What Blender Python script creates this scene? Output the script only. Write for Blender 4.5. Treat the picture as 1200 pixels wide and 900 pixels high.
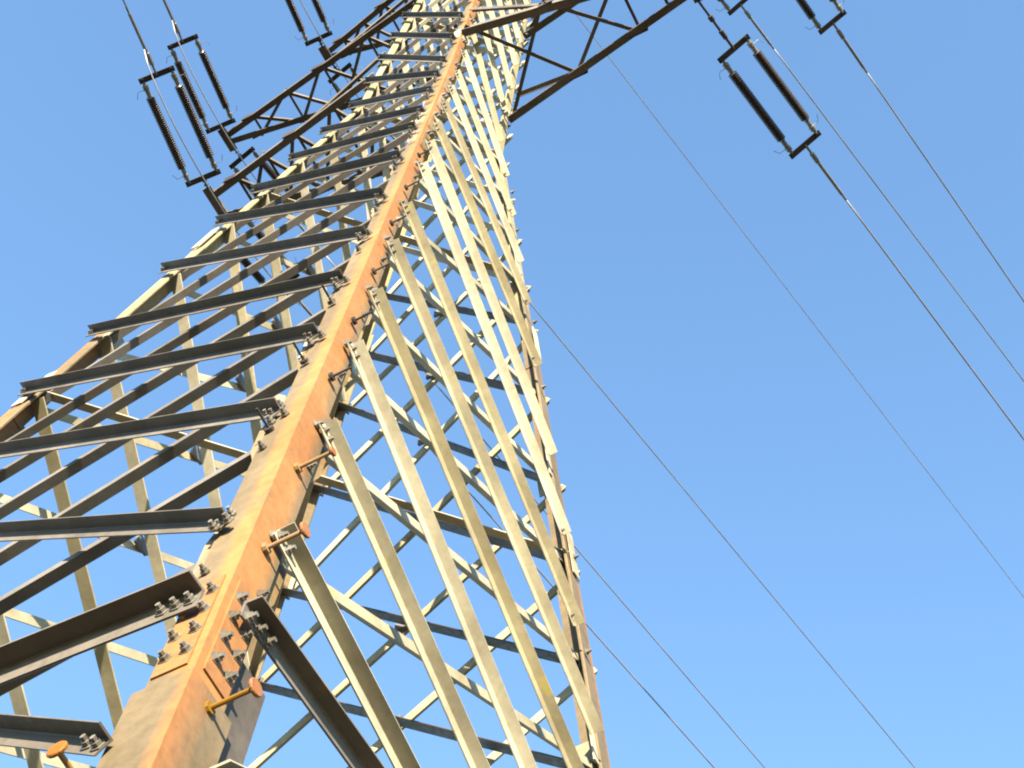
import bpy, bmesh, math, random
from mathutils import Vector, Matrix
random.seed(7)
scene = bpy.context.scene
for o in list(bpy.data.objects):
    bpy.data.objects.remove(o)

# ------------------------------------------------------------------ camera, sky, sun
U = 0.6            # metres per design unit of the tower
EYE = 1.6          # camera height above the ground in metres
AZ, EL, ROLL = 0.16627, 1.05285, 0.16059


def W(p):
    return Vector((p[0] * U, p[1] * U, p[2] * U + EYE))


cam_data = bpy.data.cameras.new('camera')
cam = bpy.data.objects.new('camera', cam_data)
scene.collection.objects.link(cam)
ca, sa, cb, sb, cc, sc = math.cos(AZ), math.sin(AZ), math.cos(EL), math.sin(EL), math.cos(ROLL), math.sin(ROLL)
fwd = Vector((sa * cb, ca * cb, sb))
rgt = Vector((ca, -sa, 0))
upv = rgt.cross(fwd)
r2 = cc * rgt + sc * upv
u2 = -sc * rgt + cc * upv
m = Matrix((r2, u2, -fwd)).transposed().to_4x4()
m.translation = W((0.39733, -8.79646, 0))
cam.matrix_world = m
cam_data.sensor_width = 36
cam_data.lens = 1.81994 * 36 / 1.2
cam_data.clip_start = 0.05
cam_data.clip_end = 6000
scene.camera = cam

SUN_EL = math.radians(21)
SUN_DIR = Vector((-0.27, -0.96, 0)).normalized()
sun_vec = Vector((SUN_DIR.x * math.cos(SUN_EL), SUN_DIR.y * math.cos(SUN_EL), math.sin(SUN_EL)))

world = bpy.data.worlds.new('World')
scene.world = world
world.use_nodes = True
nt = world.node_tree
sky = nt.nodes.new('ShaderNodeTexSky')
sky.sky_type = 'NISHITA'
sky.sun_disc = False
sky.sun_elevation = SUN_EL
sky.sun_rotation = math.atan2(SUN_DIR.x, SUN_DIR.y)
sky.altitude = 0
sky.air_density = 1.0
sky.dust_density = 0.0
sky.ozone_density = 3.3
bg = nt.nodes['Background']
bg.inputs['Strength'].default_value = 0.10
tint = nt.nodes.new('ShaderNodeMix')
tint.data_type = 'RGBA'
tint.blend_type = 'MULTIPLY'
tint.inputs['Factor'].default_value = 1.0
tint.inputs[7].default_value = (0.99, 1.05, 0.99, 1)
nt.links.new(sky.outputs['Color'], tint.inputs[6])
nt.links.new(tint.outputs[2], bg.inputs['Color'])

sl = bpy.data.lights.new('sun', 'SUN')
sl.energy = 5.0
sl.angle = math.radians(0.5)
sl.color = (1.0, 0.87, 0.67)
so = bpy.data.objects.new('sun', sl)
so.rotation_euler = (-sun_vec).to_track_quat('-Z', 'Y').to_euler()
scene.collection.objects.link(so)

scene.view_settings.view_transform = 'Standard'
scene.view_settings.look = 'None'
scene.view_settings.gamma = 1.0
scene.view_settings.use_curve_mapping = False
scene.cycles.filter_width = 2.0
scene.view_settings.exposure = 2.36


# ------------------------------------------------------------------ materials
def mat(name, rough=0.6, metal=0.0):
    mt = bpy.data.materials.new(name)
    mt.use_nodes = True
    t = mt.node_tree
    b = t.nodes['Principled BSDF']
    b.inputs['Roughness'].default_value = rough
    b.inputs['Metallic'].default_value = metal
    return mt, t, b


def N(t, kind, **kw):
    n = t.nodes.new(kind)
    for k, v in kw.items():
        if k in n.inputs:
            n.inputs[k].default_value = v
        else:
            setattr(n, k, v)
    return n


def noise(t, co, scale, detail=4, rough=0.6, stretch=None):
    n = N(t, 'ShaderNodeTexNoise', Scale=scale, Detail=detail, Roughness=rough)
    if stretch:
        mp = N(t, 'ShaderNodeMapping')
        mp.inputs['Scale'].default_value = stretch
        t.links.new(co, mp.inputs['Vector'])
        co = mp.outputs['Vector']
    t.links.new(co, n.inputs['Vector'])
    return n.outputs['Fac']


def ramp(t, fac, stops):
    r = N(t, 'ShaderNodeValToRGB')
    el = r.color_ramp.elements
    while len(el) < len(stops):
        el.new(0.5)
    for e, (p, c) in zip(el, stops):
        e.position = p
        e.color = (*c, 1) if not isinstance(c, (int, float)) else (c, c, c, 1)
    t.links.new(fac, r.inputs['Fac'])
    return r.outputs['Color']


def mixc(t, fac, a, b):
    n = N(t, 'ShaderNodeMix', data_type='RGBA')
    t.links.new(fac, n.inputs['Factor'])
    for s, v in ((6, a), (7, b)):
        if isinstance(v, tuple):
            n.inputs[s].default_value = (*v, 1)
        else:
            t.links.new(v, n.inputs[s])
    return n.outputs[2]


def bump(t, b, fac, strength, dist=0.01):
    n = N(t, 'ShaderNodeBump', Strength=strength, Distance=dist)
    t.links.new(fac, n.inputs['Height'])
    t.links.new(n.outputs['Normal'], b.inputs['Normal'])


def steel_mat(name, dark, light, rust, rust_lo=0.62, rust_hi=0.74, rough=0.62, metal=0.0):
    mt, t, b = mat(name, rough, metal)
    co = N(t, 'ShaderNodeTexCoord').outputs['Object']
    n1 = noise(t, co, 2.3, 5, 0.62)
    n2 = noise(t, co, 26, 4, 0.7)
    n3 = noise(t, co, 5.5, 6, 0.72)
    base = ramp(t, n1, [(0.32, dark), (0.66, light)])
    fine = ramp(t, n2, [(0.3, 0.74), (0.68, 1.0)])
    mul = N(t, 'ShaderNodeMix', data_type='RGBA', blend_type='MULTIPLY')
    mul.inputs['Factor'].default_value = 0.75
    t.links.new(base, mul.inputs[6])
    t.links.new(fine, mul.inputs[7])
    rf = ramp(t, n3, [(rust_lo, 0.0), (rust_hi, 0.85)])
    n4 = noise(t, co, 7.5, 3, 0.5)
    lf = ramp(t, n4, [(0.68, 0.0), (0.76, 0.8)])
    lich = mixc(t, lf, mul.outputs[2], (light[0] * 1.08, light[1] * 0.98, light[2] * 0.42))
    t.links.new(mixc(t, rf, lich, rust), b.inputs['Base Color'])
    oi = N(t, 'ShaderNodeObjectInfo')
    hv = N(t, 'ShaderNodeHueSaturation')
    vr = N(t, 'ShaderNodeMapRange')
    vr.inputs['To Min'].default_value = 0.80
    vr.inputs['To Max'].default_value = 1.16
    t.links.new(oi.outputs['Random'], vr.inputs['Value'])
    t.links.new(vr.outputs['Result'], hv.inputs['Value'])
    sv = N(t, 'ShaderNodeMapRange')
    sv.inputs['To Min'].default_value = 1.25
    sv.inputs['To Max'].default_value = 0.80
    t.links.new(oi.outputs['Random'], sv.inputs['Value'])
    t.links.new(sv.outputs['Result'], hv.inputs['Saturation'])
    t.links.new(b.inputs['Base Color'].links[0].from_socket, hv.inputs['Color'])
    t.links.new(hv.outputs['Color'], b.inputs['Base Color'])
    rr = ramp(t, n2, [(0.3, rough - 0.1), (0.7, rough + 0.2)])
    t.links.new(rr, b.inputs['Roughness'])
    b.inputs['Specular IOR Level'].default_value = 0.3
    bump(t, b, n2, 0.25, 0.002)
    return mt


M_BRACE = steel_mat('weathered_brace_steel', (0.213, 0.186, 0.122), (0.352, 0.316, 0.216), (0.117, 0.054, 0.021), 0.66, 0.78)
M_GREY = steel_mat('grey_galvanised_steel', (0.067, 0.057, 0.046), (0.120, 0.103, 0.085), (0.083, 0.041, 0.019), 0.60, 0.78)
M_ARM = steel_mat('brown_grey_crossarm_steel', (0.063, 0.050, 0.037), (0.125, 0.103, 0.078), (0.082, 0.037, 0.016), 0.58, 0.74)
M_SHADE = steel_mat('shade_darkened_steel', (0.030, 0.024, 0.018), (0.062, 0.050, 0.038), (0.05, 0.022, 0.010), 0.6, 0.8)  # brown steel darkened to paint in shade on right-back inner braces and foot gussets
M_GUSS = steel_mat('tan_gusset_steel', (0.124, 0.088, 0.047), (0.215, 0.159, 0.086), (0.247, 0.098, 0.029), 0.52, 0.70)
M_BOLT = steel_mat('bolt_steel', (0.131, 0.119, 0.094), (0.213, 0.200, 0.175), (0.125, 0.056, 0.022), 0.62, 0.72, 0.45, 0.4)
M_STEP = steel_mat('rusty_step_bolt_steel', (0.172, 0.094, 0.025), (0.207, 0.131, 0.044), (0.150, 0.053, 0.016), 0.5, 0.7)
M_DISC = steel_mat('orange_rust_disc', (0.194, 0.075, 0.025), (0.219, 0.106, 0.037), (0.156, 0.047, 0.016), 0.5, 0.8)
M_CAP = steel_mat('bright_galvanised_fitting', (0.188, 0.175, 0.156), (0.235, 0.225, 0.207), (0.109, 0.069, 0.037), 0.66, 0.8, 0.4, 0.5)
M_DARK = steel_mat('dark_oxidised_fitting', (0.022, 0.017, 0.014), (0.050, 0.037, 0.028), (0.063, 0.028, 0.012), 0.6, 0.8)

# leg paint: orange rust runs along the corner of the angle, tan-grey primer towards the flange edges
def leg_mat(name, e_lo, z_pale=None):
    mt, t, b = mat(name, 0.62, 0.0)
    b.inputs['Specular IOR Level'].default_value = 0.3
    tc = N(t, 'ShaderNodeTexCoord')
    sep = N(t, 'ShaderNodeSeparateXYZ')
    t.links.new(tc.outputs['UV'], sep.inputs[0])
    ed = N(t, 'ShaderNodeMath', operation='ABSOLUTE')
    t.links.new(sep.outputs['X'], ed.inputs[0])
    co = tc.outputs['Object']
    nlong = noise(t, co, 3.0, 5, 0.65, (1, 1, 0.12))
    nbig = noise(t, co, 1.7, 4, 0.6)
    nfine = noise(t, co, 22, 5, 0.7)
    add = N(t, 'ShaderNodeMath', operation='MULTIPLY_ADD')
    t.links.new(nlong, add.inputs[0])
    add.inputs[1].default_value = 0.9
    t.links.new(ed.outputs[0], add.inputs[2])
    hf = N(t, 'ShaderNodeMath', operation='MULTIPLY')
    t.links.new(add.outputs[0], hf.inputs[0])
    hf.inputs[1].default_value = 0.4
    edge_f = ramp(t, hf.outputs[0], [(e_lo * 0.4, 0.0), (e_lo * 0.4 + 0.14, 1.0)])
    orange = ramp(t, nbig, [(0.3, (0.225, 0.092, 0.026)), (0.55, (0.255, 0.120, 0.037)), (0.75, (0.265, 0.145, 0.052))])
    tan = ramp(t, nbig, [(0.3, (0.090, 0.067, 0.034)), (0.6, (0.136, 0.099, 0.053)), (0.8, (0.171, 0.133, 0.064))])
    mx = mixc(t, edge_f, orange, tan)
    if z_pale:
        # the upper sections keep a pale yellowish primer
        zf = N(t, 'ShaderNodeMath', operation='MULTIPLY_ADD')
        t.links.new(nlong, zf.inputs[0])
        zf.inputs[1].default_value = 3.0
        t.links.new(sep.outputs['Y'], zf.inputs[2])
        pf = N(t, 'ShaderNodeMapRange')
        pf.inputs['From Min'].default_value = z_pale + 1.0
        pf.inputs['From Max'].default_value = z_pale + 2.0
        t.links.new(zf.outputs[0], pf.inputs['Value'])
        mx = mixc(t, pf.outputs['Result'], mx, (0.24, 0.20, 0.10))
    # the lowest, heavier angle below the splice is mostly bare tan with one orange run on its corner
    low = ramp(t, sep.outputs['Y'], [(0.0, 1.0), (1.0, 1.0)])
    lowf = N(t, 'ShaderNodeMath', operation='LESS_THAN')
    t.links.new(sep.outputs['Y'], lowf.inputs[0])
    lowf.inputs[1].default_value = 4.72
    edge_low = ramp(t, hf.outputs[0], [(0.22, 0.0), (0.36, 1.0)])
    mlow = mixc(t, edge_low, (0.220, 0.100, 0.033), tan)
    mx = mixc(t, lowf.outputs[0], mx, mlow)
    patch = ramp(t, noise(t, co, 4.2, 6, 0.75, (1, 1, 0.35)), [(0.62, 0.0), (0.70, 0.6)])
    mx = mixc(t, patch, mx, (0.125, 0.098, 0.060))
    drip = ramp(t, noise(t, co, 16, 5, 0.7, (1, 1, 0.07)), [(0.60, 0.0), (0.74, 0.5)])
    mx = mixc(t, drip, mx, (0.120, 0.042, 0.014))
    spk = ramp(t, nfine, [(0.32, 0.55), (0.62, 1.0)])
    mul = N(t, 'ShaderNodeMix', data_type='RGBA', blend_type='MULTIPLY')
    mul.inputs['Factor'].default_value = 0.6
    t.links.new(mx, mul.inputs[6])
    t.links.new(spk, mul.inputs[7])
    t.links.new(mul.outputs[2], b.inputs['Base Color'])
    bump(t, b, nfine, 0.3, 0.002)
    return mt


M_LEG = leg_mat('rust_streaked_leg_paint', 1.05)
M_LEG_TAN = leg_mat('tan_leg_paint', 0.32, 12.0)
M_LEG_PALE = leg_mat('orange_to_pale_leg_paint', 0.95, 10.4)

M_RUBBER, t, b = mat('black_polymer_insulator', 0.42)
co = N(t, 'ShaderNodeTexCoord').outputs['Object']
t.links.new(ramp(t, noise(t, co, 9, 3), [(0.3, (0.012, 0.010, 0.010)), (0.7, (0.035, 0.020, 0.016))]), b.inputs['Base Color'])
M_WIRE, t, b = mat('oxidised_aluminium_wire', 0.5, 0.6)
co = N(t, 'ShaderNodeTexCoord').outputs['Object']
t.links.new(ramp(t, noise(t, co, 3, 2), [(0.3, (0.20, 0.195, 0.20)), (0.7, (0.30, 0.29, 0.285))]), b.inputs['Base Color'])
M_GRASS, t, b = mat('dry_grass_ground', 0.95)
co = N(t, 'ShaderNodeTexCoord').outputs['Object']
t.links.new(ramp(t, noise(t, co, 0.6, 8, 0.7), [(0.3, (0.030, 0.024, 0.010)), (0.6, (0.048, 0.036, 0.016)), (0.8, (0.07, 0.05, 0.025))]), b.inputs['Base Color'])
bump(t, b, noise(t, co, 30, 4), 0.6, 0.05)


# ------------------------------------------------------------------ helpers
def obj(name, bm, material, parent=None, smooth=False):
    me = bpy.data.meshes.new(name)
    bmesh.ops.recalc_face_normals(bm, faces=bm.faces)
    bm.to_mesh(me)
    bm.free()
    me.materials.append(material)
    if smooth:
        for p in me.polygons:
            p.use_smooth = True
    o = bpy.data.objects.new(name, me)
    scene.collection.objects.link(o)
    if parent:
        o.parent = parent
    return o


def empty(name, loc):
    o = bpy.data.objects.new(name, None)
    o.empty_display_size = 0.2
    o.location = loc
    scene.collection.objects.link(o)
    return o


def tag(o, label, cat, group=None):
    o['label'] = label
    o['category'] = cat
    if group:
        o['group'] = group


def extrude_profile(bm, p, q, prof, u, v, uvl=None):
    """prof: list of (a, b) in the (u, v) frame; swept from p to q (world metres)."""
    r0 = [bm.verts.new(p + u * a + v * c) for a, c in prof]
    r1 = [bm.verts.new(q + u * a + v * c) for a, c in prof]
    n = len(prof)
    fs = []
    for i in range(n):
        j = (i + 1) % n
        fs.append(bm.faces.new((r0[i], r0[j], r1[j], r1[i])))
    bm.faces.new(r0)
    bm.faces.new(list(reversed(r1)))
    return fs


def lprof(w, t, w2=None):
    w2 = w2 or w
    c = t * 0.35
    return [(0, 0), (w - c, 0), (w, c), (w, t), (t * 1.5, t), (t, t * 1.5), (t, w2), (c, w2), (0, w2 - c)]


def angle(bm, p, q, u, v, w, t, w2=None):
    """steel angle; heel line p-q, flanges along u and v"""
    a = (q - p).normalized()
    u = (u - a * u.dot(a)).normalized()
    v = (v - a * v.dot(a) - u * v.dot(u)).normalized()
    extrude_profile(bm, p, q, lprof(w, t, w2), u, v)


def box(bm, c, ax, ay, az, sx, sy, sz):
    vs = []
    for k in (-1, 1):
        for i, j in ((-1, -1), (1, -1), (1, 1), (-1, 1)):
            vs.append(bm.verts.new(c + ax * (i * sx / 2) + ay * (j * sy / 2) + az * (k * sz / 2)))
    for f in ((0, 1, 2, 3), (4, 5, 6, 7), (0, 1, 5, 4), (1, 2, 6, 5), (2, 3, 7, 6), (3, 0, 4, 7)):
        bm.faces.new([vs[i] for i in f])


def frame(a):
    a = a.normalized()
    h = Vector((0, 0, 1)) if abs(a.z) < 0.9 else Vector((1, 0, 0))
    x = a.cross(h).normalized()
    return a, x, a.cross(x).normalized()


def lathe(bm, p, axis, prof, seg=10):
    """prof: list of (distance along the axis, radius)"""
    a, x, y = frame(axis)
    rings = []
    for d, r in prof:
        rings.append([bm.verts.new(p + a * d + (x * math.cos(2 * math.pi * i / seg) + y * math.sin(2 * math.pi * i / seg)) * r)
                      for i in range(seg)])
    for k in range(len(rings) - 1):
        for i in range(seg):
            j = (i + 1) % seg
            bm.faces.new((rings[k][i], rings[k][j], rings[k + 1][j], rings[k + 1][i]))
    bm.faces.new(list(reversed(rings[0])))
    bm.faces.new(rings[-1])


def tube(bm, pts, r, seg=8):
    rings = []
    for k, p in enumerate(pts):
        d = (pts[min(k + 1, len(pts) - 1)] - pts[max(k - 1, 0)]).normalized()
        _, x, y = frame(d)
        if k and x.dot(px) < 0:
            x, y = -x, -y
        px = x
        rings.append([bm.verts.new(p + (x * math.cos(2 * math.pi * i / seg) + y * math.sin(2 * math.pi * i / seg)) * r)
                      for i in range(seg)])
    for k in range(len(rings) - 1):
        for i in range(seg):
            j = (i + 1) % seg
            bm.faces.new((rings[k][i], rings[k][j], rings[k + 1][j], rings[k + 1][i]))
    bm.faces.new(list(reversed(rings[0])))
    bm.faces.new(rings[-1])


def to_px(p):
    d = p - m.translation
    z = d.dot(fwd)
    if z < 0.05:
        return None
    f = 1819.94
    return (600 + f * d.dot(r2) / z, 450 - f * d.dot(u2) / z, z)


# ------------------------------------------------------------------ ground
bm = bmesh.new()
bmesh.ops.create_grid(bm, x_segments=40, y_segments=40, size=1500)
g = obj('ground', bm, M_GRASS)
g['kind'] = 'structure'

# ------------------------------------------------------------------ tower geometry (design units)
HZ, SL, ZB, USL = 30.0, 0.16218, 22.328, 0.0179
ZG = -EYE / U
ZTOP, ZPEAK = 32.6, 36.3
LEG = {'near': Vector((0, -1, 0)), 'right': Vector((1, 0, 0)), 'back': Vector((0, 1, 0)), 'left': Vector((-1, 0, 0))}
DR = Vector((1, -1, 0)).normalized()
DL = Vector((1, 1, 0)).normalized()


def half(z):
    if z < ZB:
        return SL * (HZ - z)
    if z <= ZTOP:
        return SL * (HZ - ZB) - USL * (z - ZB)
    return (SL * (HZ - ZB) - USL * (ZTOP - ZB)) * max(0.05, (ZPEAK - z) / (ZPEAK - ZTOP))


def legpt(l, z):
    p = LEG[l] * half(z)
    return Vector((p.x, p.y, z))


NODES = [5.83, 6.752, 8.354, 9.806, 11.138, 12.548, 13.913, 15.65, 17.222, 18.331, 19.675, 20.95, 22.2, 23.45, 24.7,
         25.95, 27.2, 28.437, 29.6, 30.7, 31.704, 32.6]
tower = empty('transmission_tower', (0, 0, 0))
tag(tower, 'tall steel lattice pylon with rust orange corner legs and crisscross braces, seen from below', 'pylon')

SECT = [(ZG - 0.3, 5.22, 0.335), (5.22, 8.6, 0.268), (8.6, 12.2, 0.225), (12.2, 16.3, 0.190), (16.3, 22.328, 0.165),
        (22.328, ZTOP, 0.15), (ZTOP, ZPEAK, 0.11)]


def leg_w(z):
    for a, c, w in SECT:
        if z < c:
            return w
    return 0.11


NB = {'near': ('left', 'right'), 'right': ('near', 'back'), 'back': ('right', 'left'), 'left': ('back', 'near')}
legs = {}
LEG_M = {'near': M_LEG, 'right': M_LEG_TAN, 'back': M_LEG_TAN, 'left': M_LEG_PALE}
T = 0.030
for l in LEG:
    bm = bmesh.new()
    uvl = bm.loops.layers.uv.new('UVMap')
    for k, (z0, z1, w) in enumerate(SECT):
        p, q = W(legpt(l, z0)), W(legpt(l, z1))
        if z1 < ZPEAK:
            q = q + (q - p).normalized() * (0.05 if k else 0.0)
        inw = -LEG[l] * (0.010 * k)
        p, q = p + inw, q + inw
        a = (q - p).normalized()
        us = []
        for nb in NB[l]:
            d = (LEG[nb] - LEG[l]).normalized()
            us.append(d)
        u, v = us
        u = (u - a * u.dot(a)).normalized()
        v = (v - a * v.dot(a)).normalized()
        tt = T * U * (0.6 + 0.4 * w / 0.3)
        prof = lprof(w * U, tt)
        n0 = len(bm.faces)
        nbs_left = l == 'near'
        extrude_profile(bm, p, q, prof, u, v)
        bm.faces.ensure_lookup_table()
        for f in bm.faces[n0:]:
            for lp in f.loops:
                r = lp.vert.co - p
                r = r - a * r.dot(a)
                du, dv = abs(r.dot(u)) / (w * U), abs(r.dot(v)) / (w * U)
                lp[uvl].uv = ((1.7 if nbs_left else 0.95) * du if du >= dv else 0.95 * dv, lp.vert.co.z if k else 0.0)
    legs[l] = obj('leg', bm, LEG_M[l], tower)
    legs[l]['label'] = {'near': 'rust orange corner leg nearest the viewer, with step bolts',
                        'right': 'tan corner leg along the right edge of the tower',
                        'left': 'orange and yellowish corner leg along the left edge of the tower',
                        'back': 'far corner leg seen through the lattice'}[l]

FACES = [('near', 'right'), ('right', 'back'), ('back', 'left'), ('left', 'near')]
braces = []      # (importance, bmesh, material)


def importance(pts, far):
    s = 0
    n = 0
    for i in range(21):
        q = pts[0].lerp(pts[1], i / 20)
        c = to_px(q)
        if c and -5 < c[0] < 1205 and -5 < c[1] < 905:
            n += 1 / c[2]
    return n * (0.45 if far else 1.0) * (pts[1] - pts[0]).length


def face_frame(a, c, z):
    """outward normal of the face between legs a and c at height z"""
    d = LEG[c] - LEG[a]
    mid = LEG[a] + LEG[c]
    n = mid.normalized()
    s = SL if z < ZB else USL
    n = (n + Vector((0, 0, s * 0.7071))).normalized()
    return n


def brace(a, za, c, zc, outer, w, z_ref, off_a, off_c, mtl, far, top_heel=False):
    """angle brace from leg a at height za to leg c at height zc; outer = bolted outside the legs with its free flange out"""
    n = face_frame(a, c, z_ref)
    pa, pc = legpt(a, za), legpt(c, zc)
    hd = (LEG[c] - LEG[a]).normalized()
    p = W(pa + hd * off_a + Vector((0, 0, random.uniform(-0.03, 0.03))))
    q = W(pc - hd * off_c + Vector((0, 0, random.uniform(-0.03, 0.03))))
    ax = (q - p).normalized()
    mm = n.cross(ax).normalized()
    if mm.z < 0:
        mm = -mm
    bm = bmesh.new()
    w_ = w * U
    t_ = max(0.006, w_ * 0.11)
    if outer:
        o = n * (0.003 + t_)
        angle(bm, p + o + mm * w_ / 2, q + o + mm * w_ / 2, -mm, n, w_, t_)
        # face flange back side lies against the leg
    else:
        tl = T * U + 0.006
        o = -n * (tl + 0.012 * 3)
        sg = -1 if top_heel else 1
        angle(bm, p + o - mm * (w_ / 2 * sg), q + o - mm * (w_ / 2 * sg), mm * sg, -n, w_ * (0.6 if far else 1.0), t_, w_ * (1.35 if far else 1.0))
    braces.append([importance((p, q), far), bm, mtl])
    return p, q, n, mm, w_


bolts = {l: [] for l in LEG}


def add_bolt(l, p, n, r):
    bolts[l].append((p, n, r))


for fi, (a, c) in enumerate(FACES):
    far = fi in (1, 2)
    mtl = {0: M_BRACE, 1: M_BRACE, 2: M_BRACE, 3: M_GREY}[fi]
    for i in range(0, len(NODES) - 2):
        z0, z1 = NODES[i], NODES[i + 2]
        w = (0.100 if z0 < 10 else (0.094 if z0 < 16 else 0.080))
        lo, hi = leg_w(z0), leg_w(z1)
        # outer set: a high -> c low
        oa = (0.62 if fi == 0 else 0.10) * hi
        oc = (2.15 if fi == 0 else 0.75) * lo
        foot = i == 0
        if not foot or fi in (0, 2):
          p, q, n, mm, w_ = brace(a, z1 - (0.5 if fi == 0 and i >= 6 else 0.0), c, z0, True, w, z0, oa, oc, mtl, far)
          ax = (q - p).normalized()
          for e, s, l in ((p, 1, a), (q, -1, c)):
              for d in (0.035, 0.085):
                  add_bolt(l, e + ax * s * d * (w / 0.13) + n * (w_ * 0.11 + 0.003), n, 0.014)
        # inner set: c high -> a low
        if foot and fi in (0, 2):
            continue
        p, q, n, mm, w_ = brace(a, z0, c, z1, False, w * (0.82, 0.9, 1.2, 1.15)[(fi + 1) % 4], z0, lo * 0.55, hi * 0.55, M_SHADE if fi == 1 else mtl, far, fi == 0)
        ax = (q - p).normalized()
        for e, s, l in ((p, 1, a), (q, -1, c)):
            for d in (0.0, 0.06):
                add_bolt(l, e + ax * s * d + n * 0.002, n, 0.014)
    # belt strut at the lowest node and the K braces around its middle
    zk = NODES[0]
    w = 0.11 if fi == 0 else 0.14
    n = face_frame(a, c, zk)
    hd = (LEG[c] - LEG[a]).normalized()
    pa, pc = legpt(a, zk), legpt(c, zk)
    p, q = W(pa + hd * 0.10 + n * 0.0), W(pc - hd * 0.10)
    bm = bmesh.new()
    angle(bm, p + n * 0.022 + Vector((0, 0, 0.045)), q + n * 0.022 + Vector((0, 0, 0.045)), Vector((0, 0, -1)), n, w * U, 0.010)
    braces.append([importance((p, q), far) + 5, bm, M_GREY if fi == 0 else mtl])  # near-right strut: darker steel paints in the shade of its underside
    for l, e, s in ((a, p, 1), (c, q, -1)):
        for d in (0.03, 0.08, 0.13):
            add_bolt(l, e + hd * s * d + n * 0.033, n, 0.016)
    mid = (p + q) / 2
    for l, s, o in ((a, 1, True), (c, -1, False)):
        e0 = W(legpt(l, NODES[1])) + hd * s * leg_w(NODES[1]) * U * 0.5
        for e, sgn in ((e0, 1), (W(legpt(l, 4.72)) + hd * s * 0.3 * U, -1)):
            hub = mid if sgn > 0 else (p.lerp(q, 0.36) if l == a else q.lerp(p, 0.36))
            tgt = hub + Vector((0, 0, 0.05 * sgn)) - hd * s * 0.08
            ax = (tgt - e).normalized()
            mm = n.cross(ax).normalized()
            if mm.z < 0:
                mm = -mm
            bm = bmesh.new()
            w_ = 0.105 * U
            t_ = w_ * 0.11
            if (o if fi != 3 else (sgn < 0)) == (l != 'x'):
                angle(bm, e + n * 0.014 + mm * w_ / 2, tgt + n * 0.014 + mm * w_ / 2, -mm, n, w_, t_)
            else:
                angle(bm, e - n * 0.06 - mm * w_ / 2, tgt - n * 0.06 - mm * w_ / 2, mm, -n, w_, t_)
            braces.append([importance((e, tgt), far) + (2 if sgn > 0 else 1), bm, mtl])
            for d in (0.02, 0.07):
                add_bolt(l, e + ax * d + n * 0.024, n, 0.015)
    # gusset at the middle of the belt strut
    bm = bmesh.new()
    box(bm, mid - n * 0.015, hd, Vector((0, 0, 1)), n, 0.42, 0.34, 0.008)
    o = obj('gusset_plate', bm, mtl, tower)

# gusset plates, shadow painted in as dark steel, behind the foot panel of each leg, beside the belt strut
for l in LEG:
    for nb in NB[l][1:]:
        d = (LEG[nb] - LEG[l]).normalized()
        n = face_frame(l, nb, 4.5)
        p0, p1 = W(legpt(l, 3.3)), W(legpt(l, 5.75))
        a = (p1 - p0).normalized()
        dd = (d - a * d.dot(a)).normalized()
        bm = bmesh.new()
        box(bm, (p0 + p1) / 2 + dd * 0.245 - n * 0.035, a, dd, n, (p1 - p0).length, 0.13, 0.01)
        obj('gusset_plate', bm, M_SHADE, legs[l])

# flat plan bracing inside the tower at a few levels
for zk in (NODES[5], NODES[9], NODES[12], NODES[16]):
    for a, c in (('near', 'back'), ('left', 'right')):
        p, q = W(legpt(a, zk)), W(legpt(c, zk))
        d = (q - p).normalized()
        p, q = p + d * 0.08, q - d * 0.08
        if a == 'left':
            p = p + Vector((0, 0, 0.03))
            q = q + Vector((0, 0, 0.03))
        bm = bmesh.new()
        angle(bm, p, q, Vector((0, 0, 1)), d.cross(Vector((0, 0, 1))), 0.055, 0.007)
        braces.append([0.0, bm, M_BRACE])

braces.sort(key=lambda e: -e[0])
rest = {}
for k, (imp, bm, mtl) in enumerate(braces):
    if k < 100:
        obj('brace', bm, mtl, tower)
    else:
        me = bpy.data.meshes.new('tmp')
        bm.to_mesh(me)
        bm.free()
        if 'bm' not in rest:
            rest['bm'] = bmesh.new()
        rest['bm'].from_mesh(me)
        bpy.data.meshes.remove(me)
o = obj('brace', rest['bm'], M_BRACE, tower)
o['kind'] = 'stuff'

# crossing plates where the two sets of braces of the far faces meet
for fi, (a, c) in enumerate(FACES):
    if fi not in (1, 2):
        continue
    for i in (3, 4, 5, 6, 7, 8):
        h0, h1 = half(NODES[i]), half(NODES[i + 2])
        z = NODES[i] + (NODES[i + 2] - NODES[i]) * h0 / (h0 + h1)
        n = face_frame(a, c, z)
        hd = (LEG[c] - LEG[a]).normalized()
        mid = W((legpt(a, z) + legpt(c, z)) / 2)
        bm = bmesh.new()
        box(bm, mid - n * 0.014, hd, n.cross(hd), n, 0.12, 0.075, 0.020)
        obj('gusset_plate', bm, M_CAP, tower)

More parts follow.
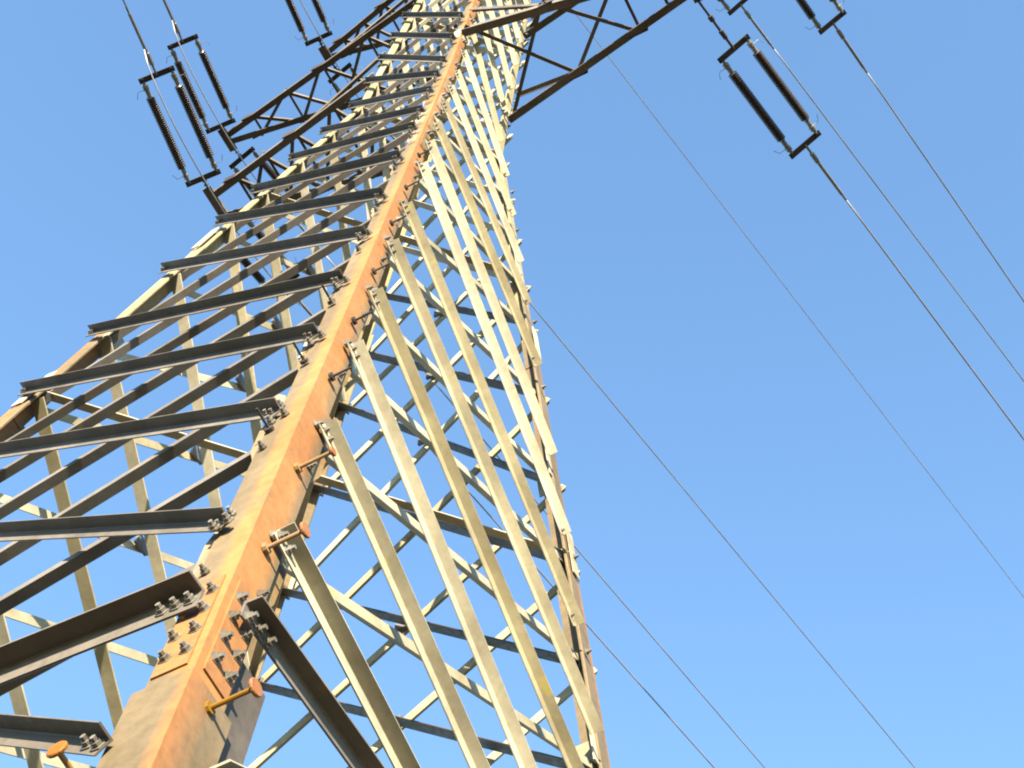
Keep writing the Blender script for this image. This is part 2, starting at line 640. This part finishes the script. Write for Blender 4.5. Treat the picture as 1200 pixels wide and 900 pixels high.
# ------------------------------------------------------------------ splice plates, gussets, bolts and step bolts on the legs
for l in ('near', 'left', 'right', 'back'):
    for zs in (5.22, 8.6, 12.2, 16.3):
        if l == 'near' and zs > 6:
            continue
        w = leg_w(zs + 0.1)
        for k, nb in enumerate(NB[l]):
            d = (LEG[nb] - LEG[l]).normalized()
            n = face_frame(l, nb, zs)
            p0, p1 = W(legpt(l, zs + 0.06)), W(legpt(l, zs + 0.95 * (w / 0.3) ** 0.5))
            a = (p1 - p0).normalized()
            inw = -LEG[l] * 0.01
            c = (p0 + p1) / 2 + d * (w * U * 0.54) + n * 0.003 + inw
            dd = (d - a * d.dot(a)).normalized()
            bm = bmesh.new()
            box(bm, c, a, dd, n, (p1 - p0).length, w * U * 0.72, 0.007)
            o = obj('splice_plate', bm, M_LEG if l == 'near' else M_BRACE, legs[l])
            if l == 'near' or zs < 12:
                m_ = 4 if zs < 9 else 3
                for j in range(m_):
                    for s in (-0.22, 0.2):
                        add_bolt(l, c + a * ((j + 0.5) / m_ - 0.5) * (p1 - p0).length * 0.9 + dd * w * U * s + n * 0.004, n, 0.0155 if zs < 9 else 0.012)
    # gusset plates where the crossarms and braces meet the leg
    for zs in (9.9, 14.0, 18.4, 23.92):
        for nb in NB[l]:
            d = (LEG[nb] - LEG[l]).normalized()
            n = face_frame(l, nb, zs)
            p0, p1 = W(legpt(l, zs - 0.2)), W(legpt(l, zs + 0.3))
            a = (p1 - p0).normalized()
            w = leg_w(zs)
            c = (p0 + p1) / 2 + d * (w * U * 1.05) - n * 0.030
            bm = bmesh.new()
            box(bm, c, a, (d - a * d.dot(a)).normalized(), n, (p1 - p0).length, w * U * 0.9, 0.008)
            obj('gusset_plate', bm, M_BRACE, legs[l])

# shaped gusset plates behind the near leg's flanges at every node
for zs in NODES[1:12]:
    for nb in NB['near']:
        d = (LEG[nb] - LEG['near']).normalized()
        n = face_frame('near', nb, zs)
        w = leg_w(zs) * U
        hgt = 0.50 * (w / 0.16) ** 0.6
        c = W(legpt('near', zs - (0.12 if nb == 'left' else 0.18)))
        a = (W(legpt('near', zs + 1)) - W(legpt('near', zs))).normalized()
        d = (d - a * d.dot(a)).normalized()
        bm = bmesh.new()
        poly = [(0.55, -0.62), (1.02, -0.60), (1.34, -0.22), (1.36, 0.18), (1.06, 0.58), (0.55, 0.62)]
        r0 = [bm.verts.new(c + d * w * x + a * hgt * y - n * 0.024) for x, y in poly]
        r1 = [bm.verts.new(v.co - n * 0.008) for v in r0]
        bm.faces.new(r0)
        bm.faces.new(list(reversed(r1)))
        for k in range(6):
            bm.faces.new((r0[k], r1[k], r1[(k + 1) % 6], r0[(k + 1) % 6]))
        obj('gusset_plate', bm, M_GUSS, legs['near'])
        for y in (-0.42, 0.40):
            add_bolt('near', c + d * w * 0.80 + a * hgt * y + n * 0.001, n, 0.012)

for l in LEG:
    bl = [b_ for b_ in bolts[l] if to_px(b_[0])]
    if l == 'right':
        bl = bl[::3]

    def key(b_):
        x, y, z = to_px(b_[0])
        vis = -10 < x < 1210 and -10 < y < 910
        face = 1 if b_[1].dot(m.translation - b_[0]) > 0 else 0.2
        return -(face if vis else 0.01) / z
    bl.sort(key=key)
    keep = 100 if l == 'near' else 0
    stuff = bmesh.new()
    for k, (p, n, r) in enumerate(bl):
        tgt = bmesh.new() if k < keep else stuff
        lathe(tgt, p - n * 0.004, n, [(0, r * 1.45), (0.006, r * 1.45), (0.0062, r), (0.018, r), (0.0182, r * 0.6), (0.032, r * 0.6)], 6)
        if k < keep:
            obj('bolt', tgt, M_BOLT, legs[l])
    if len(bl) > keep:
        o = obj('bolt', stuff, M_BOLT, legs[l])
        o['kind'] = 'stuff'
    else:
        stuff.free()

STEPS = [(5.1, 'right'), (4.42, 'left'), (6.58, 'right'), (7.62, 'right'), (8.15, 'left'), (9.1, 'right'), (9.35, 'left'),
         (10.3, 'right'), (11.6, 'right'), (10.7, 'left'), (13.1, 'right'), (14.5, 'right'), (16.0, 'right')]
for z, nb in STEPS:
    d = (LEG[nb] - LEG['near']).normalized()
    n = face_frame('near', nb, z)
    w = leg_w(z)
    p = W(legpt('near', z)) + d * w * U * (0.5 if nb == 'right' else 0.85)
    bm = bmesh.new()
    lathe(bm, p - n * 0.004, n, [(0, 0.02), (0.014, 0.02), (0.0142, 0.0075 if z < 8 else 0.0055), (0.142 if z < 8 else 0.10, 0.0075 if z < 8 else 0.0055)], 10)
    s = obj('step_bolt', bm, M_DARK if z > 8 else M_STEP, legs['near'])
    if nb == 'left' and z > 5:
        continue
    if z > 8:
        continue
    ds = 0.85 if z < 6.7 else 0.6
    bm = bmesh.new()
    lathe(bm, p + n * 0.138, n, [(0, 0.030 * ds), (0.003, 0.033 * ds), (0.008, 0.033 * ds), (0.011, 0.030 * ds)], 16)
    obj('end_disc', bm, M_DISC, tower).parent = s

# ------------------------------------------------------------------ crossarms
LEVELS = [(23.919, 3.47, 0.25), (28.437, 4.635, 0.12), (31.55, 3.05, 0.10)]


def armpt(z, side, t_, h):
    q = DR * side * (half(z) * 0.70711 + t_) + DL * h
    return Vector((q.x, q.y, z))


for lv, (z, tl, h) in enumerate(LEVELS):
    for side in (1, -1):
        mtl = M_ARM
        la, lb = ('near', 'right') if side > 0 else ('left', 'back')     # back-line side, forward side
        A0, B0 = legpt(la, z), legpt(lb, z)
        A1, B1 = armpt(z, side, tl, -h), armpt(z, side, tl, h)
        zu = z + (2.2 if lv < 2 else 1.9)
        UA, UB = legpt(la, min(zu, ZTOP + 1.2)), legpt(lb, min(zu, ZTOP + 1.2))
        out = DR * side
        bm = bmesh.new()
        wl = (0.125 if side > 0 else 0.112) * U
        angle(bm, W(A0 + out * -0.05), W(A1), DL, Vector((0, 0, 1)), wl, 0.010)
        angle(bm, W(B0 + out * -0.05), W(B1), -DL, Vector((0, 0, 1)), wl, 0.010)
        # end plate carrying both strings
        box(bm, W((A1 + B1) / 2 + out * 0.02), DL, out, Vector((0, 0, 1)), (2 * h + 0.25) * U, 0.16 * U, 0.016)
        box(bm, W((A1 + B1) / 2 + out * 0.02 + Vector((0, 0, 0.10))), DL, out, Vector((0, 0, 1)), (2 * h + 0.12) * U, 0.016, 0.12)
        arm = obj('crossarm', bm, mtl, tower)
        arm['label'] = ('right' if side > 0 else 'left') + [' lowest', ' middle', ' top'][lv] + ' crossarm'
        kz = 1.25 if lv < 2 else 0.9
        for l_, e0, e1, sgn in ((la, A0, A1, 1), (lb, B0, B1, -1)):
            bm = bmesh.new()
            angle(bm, W(legpt(l_, z + kz)), W(e0.lerp(e1, 0.40) + Vector((0, 0, 0.07))), DL * sgn, Vector((0, 0, -1)), 0.075 * U, 0.007)
            obj('knee_strut', bm, mtl, arm)
        fr = [0.0, 0.37, 0.70, 0.86, 0.95, 0.98] if side > 0 else [0.0, 0.26, 0.49, 0.68, 0.87, 0.98]

        def wb(p, q, up_, ww=0.062):
            bm_ = bmesh.new()
            d_ = (W(q) - W(p)).normalized()
            angle(bm_, W(p), W(q), up_, d_.cross(up_), ww * U, 0.006)
            obj('web_brace', bm_, mtl, arm)
        for k in range(len(fr) - 1):
            a0, a1 = A0.lerp(A1, fr[k]), A0.lerp(A1, fr[k + 1])
            b0, b1 = B0.lerp(B1, fr[k]), B0.lerp(B1, fr[k + 1])
            up3 = Vector((0, 0, 0.04))
            if k < (2 if side > 0 else 4):
                wb(a0 + up3, b1 + up3, Vector((0, 0, 1)))
                wb(b0 + up3 * 3.0, a1 + up3 * 3.0, Vector((0, 0, 1)))
            if k and (side < 0 or k > 1):
                wb(a0 + up3 * 5.0, b0 + up3 * 5.0, Vector((0, 0, 1)), 0.05)
            for c0 in ((a1, b1) if k in ((0, 1) if side > 0 else (1, 3)) else ()):
                bm_ = bmesh.new()
                box(bm_, W(c0 + Vector((0, 0, 0.09))), DR, DL, Vector((0, 0, 1)), 0.19, 0.012, 0.11)
                obj('gusset_plate', bm_, M_DARK, arm)

# earth-wire peak cap
bm = bmesh.new()
box(bm, W((0, 0, ZPEAK)), DR, DL, Vector((0, 0, 1)), 0.16, 0.22, 0.05)
box(bm, W((0, 0, ZPEAK + 0.12)), DR, DL, Vector((0, 0, 1)), 0.05, 0.16, 0.12)
obj('peak_cap', bm, M_ARM, tower)


# ------------------------------------------------------------------ insulators and wires
def dirv(s, al, be):
    al, be = math.radians(al), math.radians(be)
    q = DL * s * math.cos(al) + DR * math.sin(al)
    return Vector((q.x * math.cos(be), q.y * math.cos(be), math.sin(be)))


def string_set(tip, d, L0, L1, label):
    """double tension string between two yokes, lying along d from the crossarm tip"""
    p0 = W(tip)
    side = (d.cross(Vector((0, 0, 1)))).normalized()
    if side.dot(DR) < 0:
        side = -side
    side = (side * 0.93 + Vector((0, 0, 0.36))).normalized()
    side = (side - d * side.dot(d)).normalized()
    nrm = d.cross(side).normalized()
    root = empty('insulator_string', p0)
    tag(root, label, 'insulator', 'double insulator strings hung on the crossarm tips')
    inv = -p0
    Y = 0.25 * U

    def add(name, bm, mtl, par=root, smooth=False):
        bmesh.ops.translate(bm, verts=bm.verts, vec=inv)
        o_ = obj(name, bm, mtl, smooth=smooth)
        o_.parent = par
        return o_
    y0, y1 = p0 + d * L0 * U, p0 + d * L1 * U
    # link: shackle, turnbuckle and eye
    bm = bmesh.new()
    Ln = L0 * U
    lathe(bm, p0, d, [(0.0, 0.012), (Ln * 0.32, 0.012), (Ln * 0.33, 0.026), (Ln * 0.42, 0.026), (Ln * 0.43, 0.013), (Ln * 0.62, 0.013),
                      (Ln * 0.63, 0.024), (Ln * 0.78, 0.024), (Ln * 0.79, 0.014), (Ln, 0.014)], 8)
    add('link', bm, M_DARK)
    for yy, nm in ((y0, 'yoke_plate'), (y1, 'yoke_plate')):
        bm = bmesh.new()
        box(bm, yy, side, d, nrm, 2 * Y + 0.07, 0.055, 0.016)
        for s in (-1, 1):
            lathe(bm, yy + side * Y * s - nrm * 0.026, nrm, [(0, 0.02), (0.052, 0.02)], 8)
        add(nm, bm, M_DARK)
    for s in (-1, 1):
        a = y0 + side * Y * s
        Lr = (y1 - y0).length
        bm = bmesh.new()
        prof = [(0.16, 0.016)]
        dd = 0.17
        while dd < Lr - 0.19:
            prof += [(dd, 0.038), (dd + 0.003, 0.047), (dd + 0.009, 0.046), (dd + 0.016, 0.038)]
            dd += 0.022
        prof.append((Lr - 0.16, 0.016))
        lathe(bm, a, d, prof, 12)
        rod = add('insulator_rod', bm, M_RUBBER, smooth=False)
        for e, sg in ((a, 1), (a + d * Lr, -1)):
            bm = bmesh.new()
            lathe(bm, e, d * sg, [(0.0, 0.016), (0.05, 0.016), (0.052, 0.030), (0.10, 0.030), (0.102, 0.024), (0.175, 0.024)], 10)
            c_ = add('end_fitting', bm, M_CAP)
            c_.parent = rod
            # arcing horn: a short bent rod standing off the fitting
            bm = bmesh.new()
            h0 = e + d * sg * 0.09
            tube(bm, [h0, h0 + side * s * 0.09 - nrm * 0.02, h0 + side * s * 0.12 - nrm * 0.02 + d * sg * 0.06], 0.0032, 6)
            c_ = add('arcing_horn', bm, M_CAP)
            c_.parent = rod
    # dead-end clamp on the line side
    bm = bmesh.new()
    lathe(bm, y1, d, [(0, 0.013), (0.10, 0.013), (0.11, 0.024), (0.22, 0.024), (0.23, 0.017), (0.62, 0.017), (0.64, 0.012), (0.70, 0.012)], 8)
    add('dead_end_clamp', bm, M_CAP)
    return y1 + d * 0.62


def long_wire(name, p, d, r, label, cat, group=None, length=150):
    """span wire: leaves along d and bends up with the sag of its catenary"""
    pts = []
    hd = Vector((d.x, d.y, 0))
    for k in range(41):
        s = length * (k / 40) ** 1.6
        pts.append(p + d * s + Vector((0, 0, 0.00022 * s * s)))
    bm = bmesh.new()
    tube(bm, pts, r, 8)
    o_ = obj(name, bm, M_WIRE, smooth=True)
    tag(o_, label, cat, group)
    return o_


FW = {(-1, 0): (11.75, -3.75), (-1, 1): (11.5, -4.5), (-1, 2): (11.25, -3.0), (1, 0): (11.75, -2.75), (1, 1): (10.75, -2.75), (1, 2): (12.5, -3.25)}
BK = {(-1, 0): (7.75, 3.0), (-1, 1): (7.5, 2.25), (-1, 2): (6.5, 0.25)}
name_s = {1: 'right', -1: 'left'}
lvn = ['lowest', 'middle', 'top']
S_LAB = {
    ('F', 1, 0): 'black double insulator string hanging whole against open sky, off the lowest right crossarm',
    ('F', 1, 1): 'double insulator string cut by the upper picture edge, farthest to the right',
    ('F', 1, 2): 'double insulator string whose end yoke just dips in at the top beside the right crossarm',
    ('F', -1, 0): 'insulator string running behind the lattice from the lowest left crossarm tip',
    ('F', -1, 1): 'insulator string running behind the lattice from the middle left crossarm tip',
    ('F', -1, 2): 'insulator string running behind the lattice from the top left crossarm tip',
    ('B', -1, 0): 'black double insulator string at the lowest left crossarm tip, leftmost in the picture',
    ('B', -1, 1): 'black double insulator string at the middle left crossarm tip, second from the left',
    ('B', -1, 2): 'double insulator string above the top left crossarm, cut by the upper picture edge',
}
W_LAB = {
    ('F', 1, 0): 'dark conductor leaving the whole insulator string under the right crossarm, running down right',
    ('F', 1, 1): 'dark conductor highest and farthest right in the sky, leaving the cut off string',
    ('F', 1, 2): 'thin conductor passing behind the whole right insulator string, between two thicker conductors',
    ('F', -1, 0): 'lowest conductor emerging from behind the right leg, nearest the bottom edge',
    ('F', -1, 1): 'conductor emerging from behind the right leg, just above the lowest one',
    ('F', -1, 2): 'conductor emerging from behind the right leg highest up, crossing the sky to the bottom edge',
    ('B', -1, 0): 'conductor leaving the leftmost insulator string towards the top left corner',
    ('B', -1, 1): 'conductor leaving the second insulator string from the left towards the top edge',
    ('B', -1, 2): 'conductor leaving the string above the top left crossarm, beyond the top edge',
}
ends = {}
for lv, (z, tl, h) in enumerate(LEVELS):
    for side in (1, -1):
        for way in ('F', 'B'):
            if way == 'B' and side > 0:
                continue
            al, be = (FW if way == 'F' else BK)[(side, lv)]
            s = 1 if way == 'F' else -1
            d = dirv(s, al, be)
            base = armpt(z, side, tl, 0) + Vector((0, 0, 0.0))
            tip = base + DL * s * (h + 0.10)
            L0, L1 = (1.3, 3.25) if way == 'F' else ((0.55, 2.4), (0.30, 2.05), (0.40, 2.2))[lv]
            if way == 'F' and side < 0:
                L0, L1 = 0.45, 1.75
            elif way == 'F':
                L0, L1 = L0 - (0, 0.2, 0.42)[lv], L1 - (0, 0.25, 0.42)[lv]
            L0 -= (h + 0.1)
            L1 -= (h + 0.1)
            e = string_set(tip, d, L0, L1, S_LAB[(way, side, lv)])
            ends[(way, side, lv)] = (e, d)
            long_wire('conductor_wire', e, d, 0.0092, W_LAB[(way, side, lv)], 'power line', 'conductors strung from the crossarms')

# jumper loops round the left crossarm tips
for lv in range(3):
    a, da = ends[('B', -1, lv)]
    c, dc = ends[('F', -1, lv)]
    bm = bmesh.new()
    p0, p3 = a - da * 0.35, c - dc * 0.35
    pts = []
    for k in range(25):
        t_ = k / 24
        p = p0.lerp(p3, t_)
        p.z -= 0.42 * (4 * t_ * (1 - t_)) ** 0.7 + 0.03
        pts.append(p)
    tube(bm, pts, 0.0075, 6)
    o = obj('jumper_wire', bm, M_WIRE, smooth=True)
    tag(o, 'slack jumper wire looping under the ' + lvn[lv] + ' left crossarm tip', 'power line', 'jumpers under the left crossarms')

d = dirv(1, 11.5, -2.75)
long_wire('earth_wire', W((0, 0, ZPEAK - 0.05)) + d * 0.05, d, 0.0065, 'thinnest faint wire in the sky, running from behind the right crossarm to the right edge', 'power line')
